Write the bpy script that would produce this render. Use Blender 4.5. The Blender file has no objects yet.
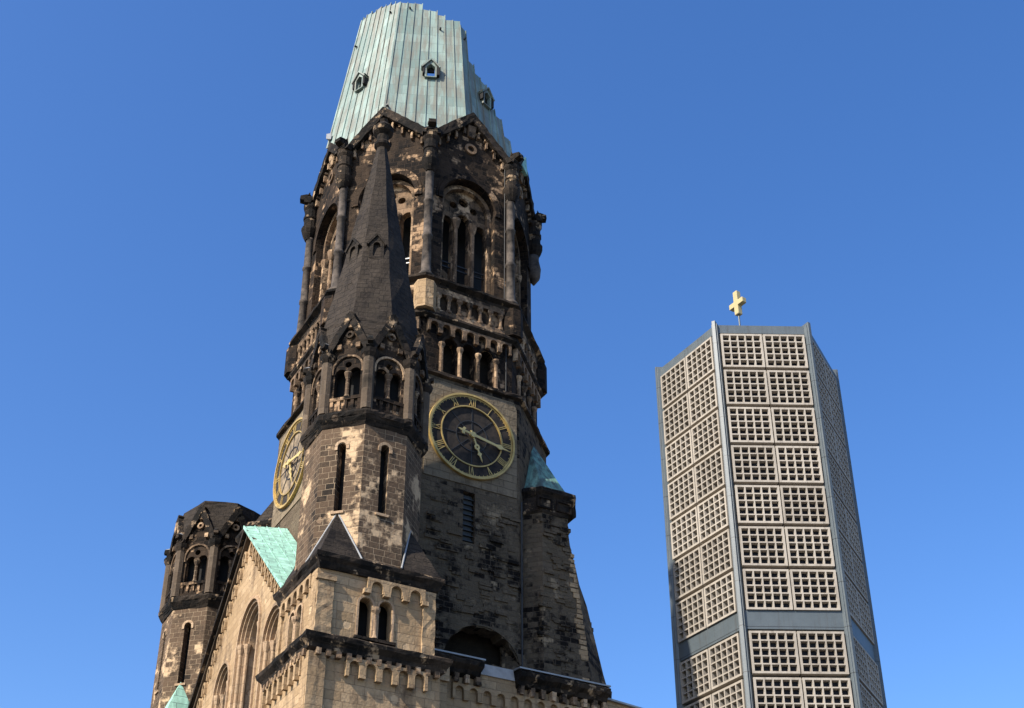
import bpy, bmesh, math, random
from mathutils import Vector, Matrix
from mathutils.geometry import tessellate_polygon
R = math.radians
random.seed(7)
S = bpy.context.scene
COL = S.collection

# ------------------------------------------------------------------ camera, world, sun, exposure
PITCH = 29.767
cam = bpy.data.objects.new('camera', bpy.data.cameras.new('camera'))
COL.objects.link(cam)
cam.location = (0, 0, 1.6)
cam.rotation_euler = (R(90 + PITCH), 0, 0)
cam.data.sensor_width = 36
cam.data.lens = 1332.4 * 36 / 1024
cam.data.shift_y = 127.9 / 1024
cam.data.clip_end = 4000
S.camera = cam

YAW = -60.7                      # direction the right hand face of the old tower looks to
SUN_AZ, SUN_EL = -136.8, 41.0
wd = bpy.data.worlds.new('World'); S.world = wd; wd.use_nodes = True
nt = wd.node_tree; nt.nodes.clear()
out = nt.nodes.new('ShaderNodeOutputWorld'); bg = nt.nodes.new('ShaderNodeBackground')
sky = nt.nodes.new('ShaderNodeTexSky'); sky.sky_type = 'NISHITA'; sky.sun_disc = False
sky.sun_elevation = R(SUN_EL); sky.sun_rotation = R(90 - SUN_AZ)
sky.air_density = 1.0; sky.dust_density = 1.0; sky.ozone_density = 2.0
hs = nt.nodes.new('ShaderNodeHueSaturation'); hs.inputs['Saturation'].default_value = 1.3; hs.inputs['Hue'].default_value = .510
hs.inputs['Value'].default_value = 1.0
nt.links.new(sky.outputs[0], hs.inputs['Color']); nt.links.new(hs.outputs[0], bg.inputs[0])
bg.inputs[1].default_value = 0.15
nt.links.new(bg.outputs[0], out.inputs[0])
sun = bpy.data.objects.new('sun', bpy.data.lights.new('sun', 'SUN')); COL.objects.link(sun)
sun.data.energy = 4.9; sun.data.angle = R(0.5); sun.data.color = (1.0, 0.93, 0.82)
sd = Vector((math.cos(R(SUN_EL)) * math.cos(R(SUN_AZ)), math.cos(R(SUN_EL)) * math.sin(R(SUN_AZ)), math.sin(R(SUN_EL))))
sun.rotation_euler = (-sd).to_track_quat('-Z', 'Y').to_euler()
sun.location = (-30, -30, 90)
vs = S.view_settings
vs.view_transform = 'Standard'; vs.look = 'None'; vs.gamma = 1; vs.use_curve_mapping = False; vs.exposure = 0.70
S.render.film_transparent = False
S.cycles.max_bounces = 4; S.cycles.diffuse_bounces = 1; S.cycles.glossy_bounces = 2

# ------------------------------------------------------------------ materials
def newmat(name):
    m = bpy.data.materials.new(name); m.use_nodes = True
    n = m.node_tree; n.nodes.clear()
    o = n.nodes.new('ShaderNodeOutputMaterial'); b = n.nodes.new('ShaderNodeBsdfPrincipled')
    n.links.new(b.outputs[0], o.inputs[0])
    return m, n, b
class NT:
    def __init__(s, n): s.n = n
    def node(s, t, **k):
        x = s.n.nodes.new(t)
        for a, b in k.items(): setattr(x, a, b)
        return x
    def put(s, sock, v):
        if hasattr(v, 'is_output') or isinstance(v, bpy.types.NodeSocket): s.n.links.new(v, sock)
        else: sock.default_value = v
    def math(s, op, a, b=0.0, clamp=False):
        x = s.node('ShaderNodeMath', operation=op); x.use_clamp = clamp
        s.put(x.inputs[0], a); s.put(x.inputs[1], b); return x.outputs[0]
    def noise(s, vec, scale, detail=4, rough=.55):
        x = s.node('ShaderNodeTexNoise'); s.n.links.new(vec, x.inputs['Vector'])
        x.inputs['Scale'].default_value = scale; x.inputs['Detail'].default_value = detail
        x.inputs['Roughness'].default_value = rough; return x.outputs['Fac']
    def mapr(s, v, a, b, c=0., d=1.):
        x = s.node('ShaderNodeMapRange'); x.clamp = True
        s.put(x.inputs[0], v)
        for i, q in zip((1, 2, 3, 4), (a, b, c, d)): x.inputs[i].default_value = q
        return x.outputs[0]
    def mix(s, f, a, b, blend='MIX'):
        x = s.node('ShaderNodeMix', data_type='RGBA', blend_type=blend)
        s.put(x.inputs[0], f)
        for i, q in ((6, a), (7, b)):
            if isinstance(q, tuple): x.inputs[i].default_value = (*q, 1) if len(q) == 3 else q
            else: s.n.links.new(q, x.inputs[i])
        return x.outputs[2]
    def scaled(s, vec, sc):
        x = s.node('ShaderNodeMapping'); s.n.links.new(vec, x.inputs[0]); x.inputs['Scale'].default_value = sc
        return x.outputs[0]

def stone(name, c1, c2, soot, lo, hi, mortar, mfac, bw=.62, rh=.34, wrand=.45, wlow=.8, wmid=.5, wstreak=.35, low=.22, msize=.025, bump=.5, rough=.95, seed=0.0, patch=None, scarf=.7):
    m, n, b = newmat(name); q = NT(n)
    tc = q.node('ShaderNodeTexCoord'); ob = q.node('ShaderNodeMapping'); n.links.new(tc.outputs['Object'], ob.inputs[0])
    ob.inputs['Location'].default_value = (seed, seed * .7, seed * 1.3)
    oi = q.node('ShaderNodeObjectInfo'); vo = q.node('ShaderNodeVectorMath', operation='ADD'); n.links.new(ob.outputs[0], vo.inputs[0])
    n.links.new(q.math('MULTIPLY', oi.outputs['Random'], 60.0), vo.inputs[1]); ob = vo.outputs[0]
    uvn = q.node('ShaderNodeMapping'); n.links.new(tc.outputs['UV'], uvn.inputs[0]); uvn.inputs['Location'].default_value = (seed * .37, seed * .11, 0)
    # slightly wavy courses
    wob = q.node('ShaderNodeTexNoise'); n.links.new(ob, wob.inputs['Vector']); wob.inputs['Scale'].default_value = 1.3
    va = q.node('ShaderNodeVectorMath', operation='MULTIPLY_ADD'); n.links.new(wob.outputs['Color'], va.inputs[0])
    va.inputs[1].default_value = (.05, .05, 0); n.links.new(uvn.outputs[0], va.inputs[2])
    br = q.node('ShaderNodeTexBrick'); n.links.new(va.outputs[0], br.inputs['Vector'])
    br.offset = .5; br.squash = .8; br.squash_frequency = 3
    br.inputs['Scale'].default_value = 1; br.inputs['Brick Width'].default_value = bw; br.inputs['Row Height'].default_value = rh
    br.inputs['Mortar Size'].default_value = msize; br.inputs['Mortar Smooth'].default_value = .35
    br.inputs['Color1'].default_value = (0, 0, 0, 1); br.inputs['Color2'].default_value = (1, 1, 1, 1); br.inputs['Mortar'].default_value = (.5, .5, .5, 1)
    sep = q.node('ShaderNodeSeparateColor'); n.links.new(br.outputs['Color'], sep.inputs[0]); rnd = sep.outputs[0]
    mo = br.outputs['Fac']
    nl = q.noise(ob, low, 5, .6); nm = q.noise(ob, 1.1, 6, .62); nf = q.noise(ob, 7.0, 5, .6)
    st = q.noise(q.scaled(ob, (1.2, 1.2, .16)), 1.3, 4, .6)
    v = q.math('ADD', q.math('MULTIPLY', q.math('SUBTRACT', nl, .5), wlow * 2.2), q.math('MULTIPLY', q.math('SUBTRACT', nm, .5), wmid * 2.2))
    v = q.math('ADD', v, q.math('MULTIPLY', q.math('SUBTRACT', rnd, .5), wrand))
    v = q.math('ADD', v, q.math('MULTIPLY', q.math('SUBTRACT', st, .5), wstreak * 2.2))
    v = q.math('ADD', v, q.math('MULTIPLY', q.math('SUBTRACT', nf, .5), .35))
    sf = q.mapr(v, lo, hi)
    tone = q.math('ADD', q.math('MULTIPLY', rnd, .6), q.math('MULTIPLY', nm, .5))
    base = q.mix(q.mapr(tone, .15, .95), c1, c2)
    base = q.mix(q.mapr(nf, .3, .75, .0, .35), base, tuple(x * .55 for x in c1))
    if patch:   # pale places where the blackened skin of the stone has come off
        pn = q.noise(ob, patch[1], 5, .65)
        pp = q.mapr(q.math('ADD', pn, q.math('MULTIPLY', q.math('SUBTRACT', rnd, .5), .12)), patch[2] - .015, patch[2] + .06)
        sf = q.math('MULTIPLY', sf, q.math('SUBTRACT', 1.0, pp)); base = q.mix(pp, base, patch[0])
    else: pp = None
    vo2 = q.node('ShaderNodeTexVoronoi'); n.links.new(ob, vo2.inputs['Vector']); vo2.inputs['Scale'].default_value = .8
    sc_ = q.node('ShaderNodeSeparateColor'); n.links.new(vo2.outputs['Color'], sc_.inputs[0])
    scar = q.math('MULTIPLY', q.mapr(q.math('ADD', vo2.outputs['Distance'], q.math('MULTIPLY', q.math('SUBTRACT', nf, .5), .16)), .17, .13), q.mapr(sc_.outputs[0], .55, .6))
    col = q.mix(sf, base, soot)
    col = q.mix(q.math('MULTIPLY', scar, scarf), col, tuple(min(.6, x * 1.1) for x in c2))
    mk = q.math('MULTIPLY', mo, q.mapr(nm, .36, .58, mfac * .25, mfac))
    col = q.mix(mk, col, mortar)
    n.links.new(col, b.inputs['Base Color']); b.inputs['Roughness'].default_value = rough
    b.inputs['Specular IOR Level'].default_value = .15
    h = q.math('ADD', q.math('ADD', q.math('MULTIPLY', mo, -.8), q.math('MULTIPLY', scar, -.7)), q.math('ADD', q.math('MULTIPLY', nf, .5), q.math('ADD', q.math('MULTIPLY', rnd, .35), q.math('MULTIPLY', nm, .5))))
    bp = q.node('ShaderNodeBump'); bp.inputs['Strength'].default_value = min(1., bump * 1.3); bp.inputs['Distance'].default_value = .09
    n.links.new(h, bp.inputs['Height']); n.links.new(bp.outputs[0], b.inputs['Normal'])
    return m
BLK = (.018, .014, .011)
M_block = stone('pale_sandstone', (.30, .20, .108), (.50, .352, .208), (.085, .055, .034), .0, .72, (.15, .10, .06), .85, bw=.95, rh=.42, wrand=.4, wmid=.75, wstreak=.7, msize=.014, bump=.5)
M_turret = stone('brown_sandstone', (.085, .056, .036), (.20, .135, .085), (.022, .017, .013), -.3, .6, (.37, .275, .178), .85, bw=.55, rh=.31, wrand=.9, msize=.014, seed=3, patch=((.50, .35, .21), .6, .57))
M_shaft = stone('mottled_sandstone', (.092, .069, .045), (.165, .125, .083), (.009, .007, .0058), -.06, .32, (.15, .115, .08), .6, bw=.68, rh=.30, wrand=.6, wlow=1.0, wmid=.9, seed=11, msize=.018, bump=.8, patch=((.25, .185, .115), .55, .615))
M_soot = stone('sooty_sandstone', (.040, .027, .018), (.11, .07, .042), (.007, .0055, .0045), -.6, .2, (.06, .042, .03), .45, bw=.6, rh=.34, wrand=.7, seed=21, patch=((.34, .22, .128), .42, .585), bump=.6, scarf=.3)
M_trim = stone('black_crusted_stone', (.045, .033, .024), (.09, .064, .044), (.009, .008, .007), -.5, .2, (.03, .025, .02), .4, bw=1.1, rh=.6, seed=31, patch=((.36, .25, .15), 1.0, .60), bump=.6)
M_tan = stone('carved_tan_stone', (.36, .235, .14), (.50, .36, .23), (.06, .042, .03), .1, .7, (.22, .15, .1), .5, bw=.8, rh=.5, seed=41)
M_carved = stone('carved_sooty_stone', (.20, .13, .08), (.34, .225, .135), (.03, .023, .017), -.25, .3, (.12, .085, .06), .5, bw=.8, rh=.5, seed=43, patch=((.46, .315, .19), .6, .55), scarf=.3)
M_slate = stone('slate_stone_roofing', (.026, .020, .015), (.060, .046, .034), (.010, .008, .007), -.15, .5, (.012, .010, .008), .95, bw=.8, rh=.36, wrand=.55, seed=51, msize=.02, bump=.7, rough=.85, scarf=.15)
M_core = stone('interior_shade_paint', (.02, .016, .012), (.035, .028, .02), (.01, .009, .008), 0, .6, (.02, .016, .012), .4, seed=61)  # dark backing colour that paints the shade inside the shaft
M_plate = stone('grey_clock_stone', (.175, .138, .092), (.27, .21, .14), (.045, .034, .024), .1, .85, (.10, .078, .052), .9, bw=1.0, rh=.48, wrand=.75, seed=71, msize=.024, bump=.7)

def copper_mat(name, c1, c2, stain, amount, tw=.78, th=.95, ms=.012):
    m, n, b = newmat(name); q = NT(n)
    tc = q.node('ShaderNodeTexCoord'); ob = tc.outputs['Object']
    br = q.node('ShaderNodeTexBrick'); n.links.new(tc.outputs['UV'], br.inputs['Vector']); br.offset = .37; br.offset_frequency = 2
    br.inputs['Scale'].default_value = 1; br.inputs['Brick Width'].default_value = tw; br.inputs['Row Height'].default_value = th
    br.inputs['Mortar Size'].default_value = ms; br.inputs['Mortar Smooth'].default_value = .2
    br.inputs['Color1'].default_value = (0, 0, 0, 1); br.inputs['Color2'].default_value = (1, 1, 1, 1)
    sep = q.node('ShaderNodeSeparateColor'); n.links.new(br.outputs['Color'], sep.inputs[0]); rnd = sep.outputs[0]
    nm = q.noise(ob, .7, 5, .6)
    st = q.noise(q.scaled(ob, (2.6, 2.6, .12)), 1.0, 5, .65); nf = q.noise(ob, 9, 4)
    col = q.mix(q.mapr(q.math('ADD', q.math('MULTIPLY', rnd, .5), q.math('MULTIPLY', nm, .6)), .25, .85), c1, c2)
    col = q.mix(q.mapr(q.math('ADD', st, q.math('MULTIPLY', nm, .3)), .56, .74, 0, amount), col, stain)
    col = q.mix(q.mapr(nf, .55, .8, 0, .25), col, (.12, .17, .15))
    col = q.mix(q.math('MULTIPLY', br.outputs['Fac'], .7), col, (.07, .10, .09))
    n.links.new(col, b.inputs['Base Color']); b.inputs['Roughness'].default_value = .6; b.inputs['Metallic'].default_value = 0
    bp = q.node('ShaderNodeBump'); bp.inputs['Strength'].default_value = .3; bp.inputs['Distance'].default_value = .04
    n.links.new(q.math('ADD', q.math('MULTIPLY', br.outputs['Fac'], -.6), q.math('MULTIPLY', nm, .4)), bp.inputs['Height']); n.links.new(bp.outputs[0], b.inputs['Normal'])
    return m
M_copper = copper_mat('green_copper', (.14, .205, .18), (.26, .345, .30), (.155, .135, .10), .75)
M_copper2 = copper_mat('mint_copper', (.25, .47, .36), (.36, .62, .49), (.13, .23, .18), .55, 1.1, .55, .022)
M_copper3 = copper_mat('dark_copper', (.09, .20, .155), (.18, .33, .25), (.04, .05, .04), .9, .5, 2)

def plain(name, col, rough=.6, metal=0., var=.25, scale=3., bump=0.0):
    m, n, b = newmat(name); q = NT(n)
    tc = q.node('ShaderNodeTexCoord'); nz = q.noise(tc.outputs['Object'], scale, 5, .6)
    c = q.mix(q.mapr(nz, .3, .7), tuple(x * (1 - var) for x in col), tuple(min(1, x * (1 + var)) for x in col))
    n.links.new(c, b.inputs['Base Color']); b.inputs['Roughness'].default_value = rough; b.inputs['Metallic'].default_value = metal
    if bump:
        bp = q.node('ShaderNodeBump'); bp.inputs['Strength'].default_value = bump; bp.inputs['Distance'].default_value = .03
        n.links.new(nz, bp.inputs['Height']); n.links.new(bp.outputs[0], b.inputs['Normal'])
    return m
M_gold = plain('gilding', (.50, .34, .11), .5, .4, .3, 2.)
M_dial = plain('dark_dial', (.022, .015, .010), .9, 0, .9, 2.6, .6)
M_dialpale = plain('pale_dial', (.19, .14, .085), .85, 0, .85, 2.5)
M_goldpale = plain('yellow_gilding', (.44, .355, .175), .6, .1, .1, 3.)
M_steeldark = plain('dark_steel', (.05, .058, .062), .5, 0, .2, .8)
def streaky(name, c1, c2, stain, amount, rough, joint=0.0, bump=.15):
    m, n, b = newmat(name); q = NT(n); tc = q.node('ShaderNodeTexCoord'); oi = q.node('ShaderNodeObjectInfo')
    va = q.node('ShaderNodeVectorMath', operation='ADD'); n.links.new(tc.outputs['Object'], va.inputs[0]); n.links.new(q.math('MULTIPLY', oi.outputs['Random'], 50.), va.inputs[1]); ob = va.outputs[0]
    nz = q.noise(ob, 1.4, 6, .6); st = q.noise(q.scaled(ob, (4., 4., .22)), 1.3, 5, .65); nf = q.noise(ob, 14, 3)
    t = q.math('ADD', q.math('MULTIPLY', nz, .75), q.math('MULTIPLY', q.math('SUBTRACT', oi.outputs['Random'], .5), .35))
    col = q.mix(q.mapr(t, .2, .65), c1, c2)
    col = q.mix(q.mapr(st, .52, .72, 0, amount), col, stain); col = q.mix(q.mapr(nf, .6, .8, 0, .3), col, stain)
    if joint:
        sx = q.node('ShaderNodeSeparateXYZ'); n.links.new(tc.outputs['Object'], sx.inputs[0])
        fr_ = q.math('FRACT', q.math('DIVIDE', q.math('ADD', sx.outputs[2], .11), joint)); col = q.mix(q.mapr(q.math('ABSOLUTE', q.math('SUBTRACT', fr_, .5)), .006, .009, .8, 0), col, (.012, .012, .012))
    n.links.new(col, b.inputs['Base Color']); b.inputs['Roughness'].default_value = rough
    bp = q.node('ShaderNodeBump'); bp.inputs['Strength'].default_value = bump; bp.inputs['Distance'].default_value = .03
    n.links.new(q.math('ADD', nz, nf), bp.inputs['Height']); n.links.new(bp.outputs[0], b.inputs['Normal']); return m
M_panel = streaky('grey_beige_concrete', (.315, .275, .225), (.43, .38, .315), (.16, .135, .11), .65, .9, bump=.3)
M_steel = streaky('blue_grey_steel', (.075, .092, .10), (.105, .125, .135), (.055, .05, .043), .6, .5, joint=2.73)
M_joint = plain('black_joint', (.012, .011, .011), .9)
M_glass = plain('dark_blue_glass', (.010, .010, .014), .5, 0, .9, 3.5); M_glass.node_tree.nodes['Principled BSDF'].inputs['Specular IOR Level'].default_value = .2
M_lead = plain('pale_lead', (.30, .30, .29), .5, .3, .2, 2.)
M_slit = plain('grey_louvre', (.022, .024, .024), .6)
M_hand = plain('gilded_hand', (.62, .46, .17), .45, .2, .1, 3.)
M_iron = plain('black_iron', (.02, .02, .02), .6)
M_black = plain('opening_shade_paint', (.010, .009, .008), .95)  # near black, stands in for the shade inside openings

# ------------------------------------------------------------------ mesh helpers (local frame of the church: x = out of right face, -y = out of left face)
class B:
    def __init__(s): s.bm = bmesh.new()
    def loft(s, rings, cap0=True, cap1=True):
        vv = [[s.bm.verts.new(p) for p in r] for r in rings]
        k = len(vv[0])
        for a, b in zip(vv, vv[1:]):
            for i in range(k): s.bm.faces.new((a[i], a[(i + 1) % k], b[(i + 1) % k], b[i]))
        if cap0: s.bm.faces.new(vv[0][::-1])
        if cap1: s.bm.faces.new(vv[-1])
    def ring(s, cx, cy, prof, n=8, rot=None):
        rot = math.pi / n if rot is None else rot
        c = math.cos(math.pi / n)
        s.loft([[(cx + a / c * math.cos(rot + 2 * math.pi * i / n), cy + a / c * math.sin(rot + 2 * math.pi * i / n), z) for i in range(n)] for a, z in prof])
    def lathe(s, cx, cy, prof, n=12): s.ring(cx, cy, prof, n)
    def plate(s, fr, loops, d0, d1):
        """flat slab: first loop is the outline, the others are holes; loops of (s, z)"""
        tri = tessellate_polygon([[Vector((a, b, 0)) for a, b in lp] for lp in loops])
        flat = [p for lp in loops for p in lp]
        F = [s.bm.verts.new(fr(a, b, d1)) for a, b in flat]; K = [s.bm.verts.new(fr(a, b, d0)) for a, b in flat]
        for t in tri:
            for vv in (F, K):
                try: s.bm.faces.new([vv[i] for i in t])
                except ValueError: pass
        o = 0
        for lp in loops:
            k = len(lp)
            for i in range(k):
                a, b = o + i, o + (i + 1) % k
                s.bm.faces.new((F[a], F[b], K[b], K[a]))
            o += k
    def box(s, fr, s0, s1, z0, z1, d0, d1):
        p = [fr(a, b, c) for a, b, c in ((s0, z0, d0), (s1, z0, d0), (s1, z1, d0), (s0, z1, d0), (s0, z0, d1), (s1, z0, d1), (s1, z1, d1), (s0, z1, d1))]
        v = [s.bm.verts.new(q) for q in p]
        for f in ((0, 1, 2, 3), (4, 5, 6, 7), (0, 1, 5, 4), (1, 2, 6, 5), (2, 3, 7, 6), (3, 0, 4, 7)): s.bm.faces.new([v[i] for i in f])
    def hull(s, pts):
        vs_ = [s.bm.verts.new(p) for p in pts]
        r = bmesh.ops.convex_hull(s.bm, input=vs_)
        bad = [g for g in r['geom_interior'] if isinstance(g, bmesh.types.BMVert)]
        if bad: bmesh.ops.delete(s.bm, geom=bad, context='VERTS')
    def tube(s, p, q, r0, r1=None, n=8):
        p, q = Vector(p), Vector(q); r1 = r0 if r1 is None else r1
        d = (q - p).normalized(); a = d.orthogonal().normalized(); b = d.cross(a)
        s.loft([[c + r * (math.cos(2 * math.pi * i / n) * a + math.sin(2 * math.pi * i / n) * b) for i in range(n)] for c, r in ((p, r0), (q, r1))])
    def jitter(s, amt, seed=1):
        rr = random.Random(seed)
        for v in s.bm.verts: v.co += Vector((rr.uniform(-1, 1), rr.uniform(-1, 1), rr.uniform(-1, 1))) * amt
    def done(s, name, mat, parent=None, smooth=False, bevel=0.0, rag=0.0):
        bm = s.bm
        if rag:     # worn, chipped edges
            for L, cuts in ((2.4, 3), (.5, 2)):
                es = [e for e in bm.edges if e.calc_length() > L]
                if es: bmesh.ops.subdivide_edges(bm, edges=es, cuts=cuts, use_grid_fill=True)
            s.jitter(rag, len(bm.verts))
        bmesh.ops.recalc_face_normals(bm, faces=bm.faces[:])
        uv = bm.loops.layers.uv.new('UVMap')
        for f in bm.faces:
            n = f.normal
            if abs(n.z) < .8:
                t = Vector((-n.y, n.x, 0)).normalized()
                sl = max(.35, math.sqrt(max(1e-6, 1 - n.z * n.z)))
                for l in f.loops: l[uv].uv = (l.vert.co.dot(t), l.vert.co.z / sl)
            else:
                for l in f.loops: l[uv].uv = (l.vert.co.x, l.vert.co.y)
            f.smooth = smooth
        me = bpy.data.meshes.new(name); bm.to_mesh(me); bm.free(); me.materials.append(mat)
        o = bpy.data.objects.new(name, me); COL.objects.link(o)
        if parent: o.parent = parent
        if bevel:
            md = o.modifiers.new('bevel', 'BEVEL'); md.width = bevel; md.segments = 1; md.limit_method = 'ANGLE'; md.angle_limit = R(40)
        return o

def face(phi, cx, cy, a):
    c, s_ = math.cos(R(phi)), math.sin(R(phi))
    return lambda s, z, d: Vector((cx + (a + d) * c - s * s_, cy + (a + d) * s_ + s * c, z))
def tilt(fr, s0, z0, ang):
    c, s_ = math.cos(ang), math.sin(ang)
    return lambda s, z, d: fr(s0 + s * c - z * s_, z0 + s * s_ + z * c, d)
def rect(s0, s1, z0, z1): return [(s0, z0), (s1, z0), (s1, z1), (s0, z1)]
def arch(c, w, z0, z1, n=10):
    r = w / 2
    return [(c - r, z0), (c + r, z0)] + [(c + r * math.cos(math.pi * i / n), z1 - r + r * math.sin(math.pi * i / n)) for i in range(n + 1)]
def archband(c, w, t, z0, z1, n=12):
    r = w / 2; ro = r + t; zc = z1 - r
    o = [(c + ro, z0)] + [(c + ro * math.cos(math.pi * i / n), zc + ro * math.sin(math.pi * i / n)) for i in range(n + 1)] + [(c - ro, z0)]
    i_ = [(c - r, z0)] + [(c - r * math.cos(math.pi * i / n), zc + r * math.sin(math.pi * i / n)) for i in range(n + 1)] + [(c + r, z0)]
    return o + i_
def circ(c, z, r, n=48): return [(c + r * math.cos(2 * math.pi * i / n), z + r * math.sin(2 * math.pi * i / n)) for i in range(n)]
def scallop(s0, s1, zb, zt, n, gap=.28):
    """corbel table: a band whose lower edge is a row of little arches between corbels"""
    w = (s1 - s0) / n; pts = [(s1, zt), (s0, zt)]
    for i in range(n):
        a = s0 + i * w; g = w * gap / 2; r = (w - 2 * g) / 2; zc = max(zb + .02, zt - r * 1.35 - .04)
        pts += [(a, zb), (a + g, zb)] + [(a + w / 2 - r * math.cos(math.pi * j / 8), min(zt - .05, zc + r * math.sin(math.pi * j / 8))) for j in range(9)] + [(a + w - g, zb)]
    pts.append((s1, zb))
    o = []
    for p in pts:
        if not o or (abs(p[0] - o[-1][0]) + abs(p[1] - o[-1][1])) > 1e-5: o.append(p)
    return o

def empty(name, loc, rz, label, cat, group=None):
    o = bpy.data.objects.new(name, None); COL.objects.link(o); o.location = loc; o.rotation_euler = (0, 0, rz)
    o.empty_display_size = .5
    o['label'] = label; o['category'] = cat
    if group: o['group'] = group
    return o

# ------------------------------------------------------------------ setting
g = B(); g.ring(0, 0, [(3000, -.5), (3000, 0)], 48)
def ground_mat():
    m, n, b = newmat('grey_paving'); q = NT(n); tc = q.node('ShaderNodeTexCoord')
    br = q.node('ShaderNodeTexBrick'); n.links.new(tc.outputs['Object'], br.inputs['Vector']); br.inputs['Scale'].default_value = 1
    br.inputs['Brick Width'].default_value = .8; br.inputs['Row Height'].default_value = .4; br.inputs['Mortar Size'].default_value = .012
    br.inputs['Color1'].default_value = (.06, .058, .055, 1); br.inputs['Color2'].default_value = (.09, .086, .08, 1); br.inputs['Mortar'].default_value = (.03, .03, .03, 1)
    nz = q.noise(tc.outputs['Object'], .4, 5); n.links.new(q.mix(q.mapr(nz, .3, .75, 0, .4), br.outputs['Color'], (.05, .048, .045)), b.inputs['Base Color'])
    b.inputs['Roughness'].default_value = .85; return m
go = g.done('ground', ground_mat()); go['kind'] = 'structure'

# ------------------------------------------------------------------ old church tower
OX, OY = -6.042, 70.381
CH = empty('church_tower', (OX, OY, 0), R(YAW), 'war ruined brown and black sandstone church tower with clocks and broken copper spire', 'church tower')
T8 = math.tan(math.pi / 8)

def slab_ring(b, cx, cy, a, z0, z1, faces, thick=.5, skip=()):
    """octagon wall: faces maps phi -> list of hole loops"""
    for k in range(8):
        phi = k * 45 - 180
        if phi in skip: continue
        h = a * T8
        b.plate(face(phi, cx, cy, a), [rect(-h, h, z0, z1)] + faces.get(phi, []), -thick, 0)

# ---- main shaft
A0 = 7.6; H0 = A0 * T8
b = B()
holes = {0: [rect(-.38, .34, 34.3, 37.4), [(x_ + random.uniform(-.1, .1), z_ + random.uniform(-.12, .12)) if z_ > 26 else (x_, z_) for x_, z_ in arch(.9, 4.6, 25.2, 29.6, 22)]]}
slab_ring(b, 0, 0, A0, 0, 44.35, holes, 1.0)
# rough chunks of the broken vault springing on the right face
fr = face(0, 0, 0, A0); rr = random.Random(5); j0 = len(b.bm.verts)
for i in range(150):
    s_ = rr.uniform(-2.3, 3.1); z = rr.uniform(27.2, 36.6)
    if -.8 < s_ < .9 and z > 33.9: continue
    if abs(s_ - .9) < 2.5 and z < 30: continue
    w = rr.uniform(.2, .5); h = rr.uniform(.12, .28)
    b.box(fr, s_ - w, s_ + w * .8, z, z + h, -.05, rr.uniform(.03, .11))
b.plate(fr, [archband(.9, 4.6, .45, 27.2, 29.6, 16)], -.02, .06)
shaft = b.done('shaft_wall', M_shaft, CH)
b = B(); b.ring(0, 0, [(6.3, 0), (6.3, 50.9)]); b.done('shaft_dark_backing', M_core, CH)  # added dark backing, its colour makes the openings look shaded
fr = face(0, 0, 0, A0)
b = B(); b.box(fr, -.30, .28, 34.32, 37.3, -.8, -.25)
for i in range(9): b.box(fr, -.36, .32, 34.45 + i * .32, 34.5 + i * .32, -.25, -.12)
b.done('slit_louvre', M_slit, shaft)
# dark tube along the seam
b = B(); b.tube(fr(3.22, 27.4, .1), fr(3.22, 37.6, .1), .045); b.done('seam_tube', M_iron, shaft)
# ---- clock stage: pale wall field + string course
for phi in (0, -90):
    f = face(phi, 0, 0, A0)
    b = B(); b.plate(f, [[(-2.85, 37.8), (2.95, 37.8), (2.95, 43.6), (2.75, 44.1), (-2.5, 44.1), (-2.85, 43.5)]], -.02, .05)
    b.done('clock_field', M_plate, CH)
b = B(); b.ring(0, 0, [(7.5, 44.3), (7.82, 44.42), (7.82, 44.62), (7.5, 44.85), (7.1, 44.9)]); b.done('string_course', M_trim, CH, rag=.03)

# ---- clocks
CZ = 40.95
def roman(bb, f, txt, size, rad, ang, d0, d1):
    """a numeral standing with its feet to the centre"""
    wid = {'I': .20, 'V': .46, 'X': .50}; tot = sum(wid[c] for c in txt) * size; x = -tot / 2
    fc = tilt(f, rad * math.sin(ang), rad * math.cos(ang), -ang)
    def stroke(x0, z0, x1, z1, w):
        L = math.hypot(x1 - x0, z1 - z0); an = math.atan2(z1 - z0, x1 - x0)
        bb.box(tilt(fc, x0, z0, an), 0, L, -w / 2, w / 2, d0, d1)
    for c in txt:
        w = wid[c] * size; m = x + w / 2; h = size / 2; t = .085 * size
        if c == 'I': stroke(m, -h, m, h, t)
        if c == 'V': stroke(x + .06 * size, h, m, -h, t * 1.15); stroke(m, -h, x + w - .06 * size, h, t * .7)
        if c == 'X': stroke(x + .06 * size, h, x + w - .06 * size, -h, t * 1.15); stroke(x + .06 * size, -h, x + w - .06 * size, h, t * .7)
        bb.box(fc, x + .02 * size, x + w - .02 * size, h - .03 * size, h + .03 * size, d0, d1 + .003) if c != 'V' else None
        x += w
NUM = ['XII', 'I', 'II', 'III', 'IIII', 'V', 'VI', 'VII', 'VIII', 'IX', 'X', 'XI']
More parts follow.
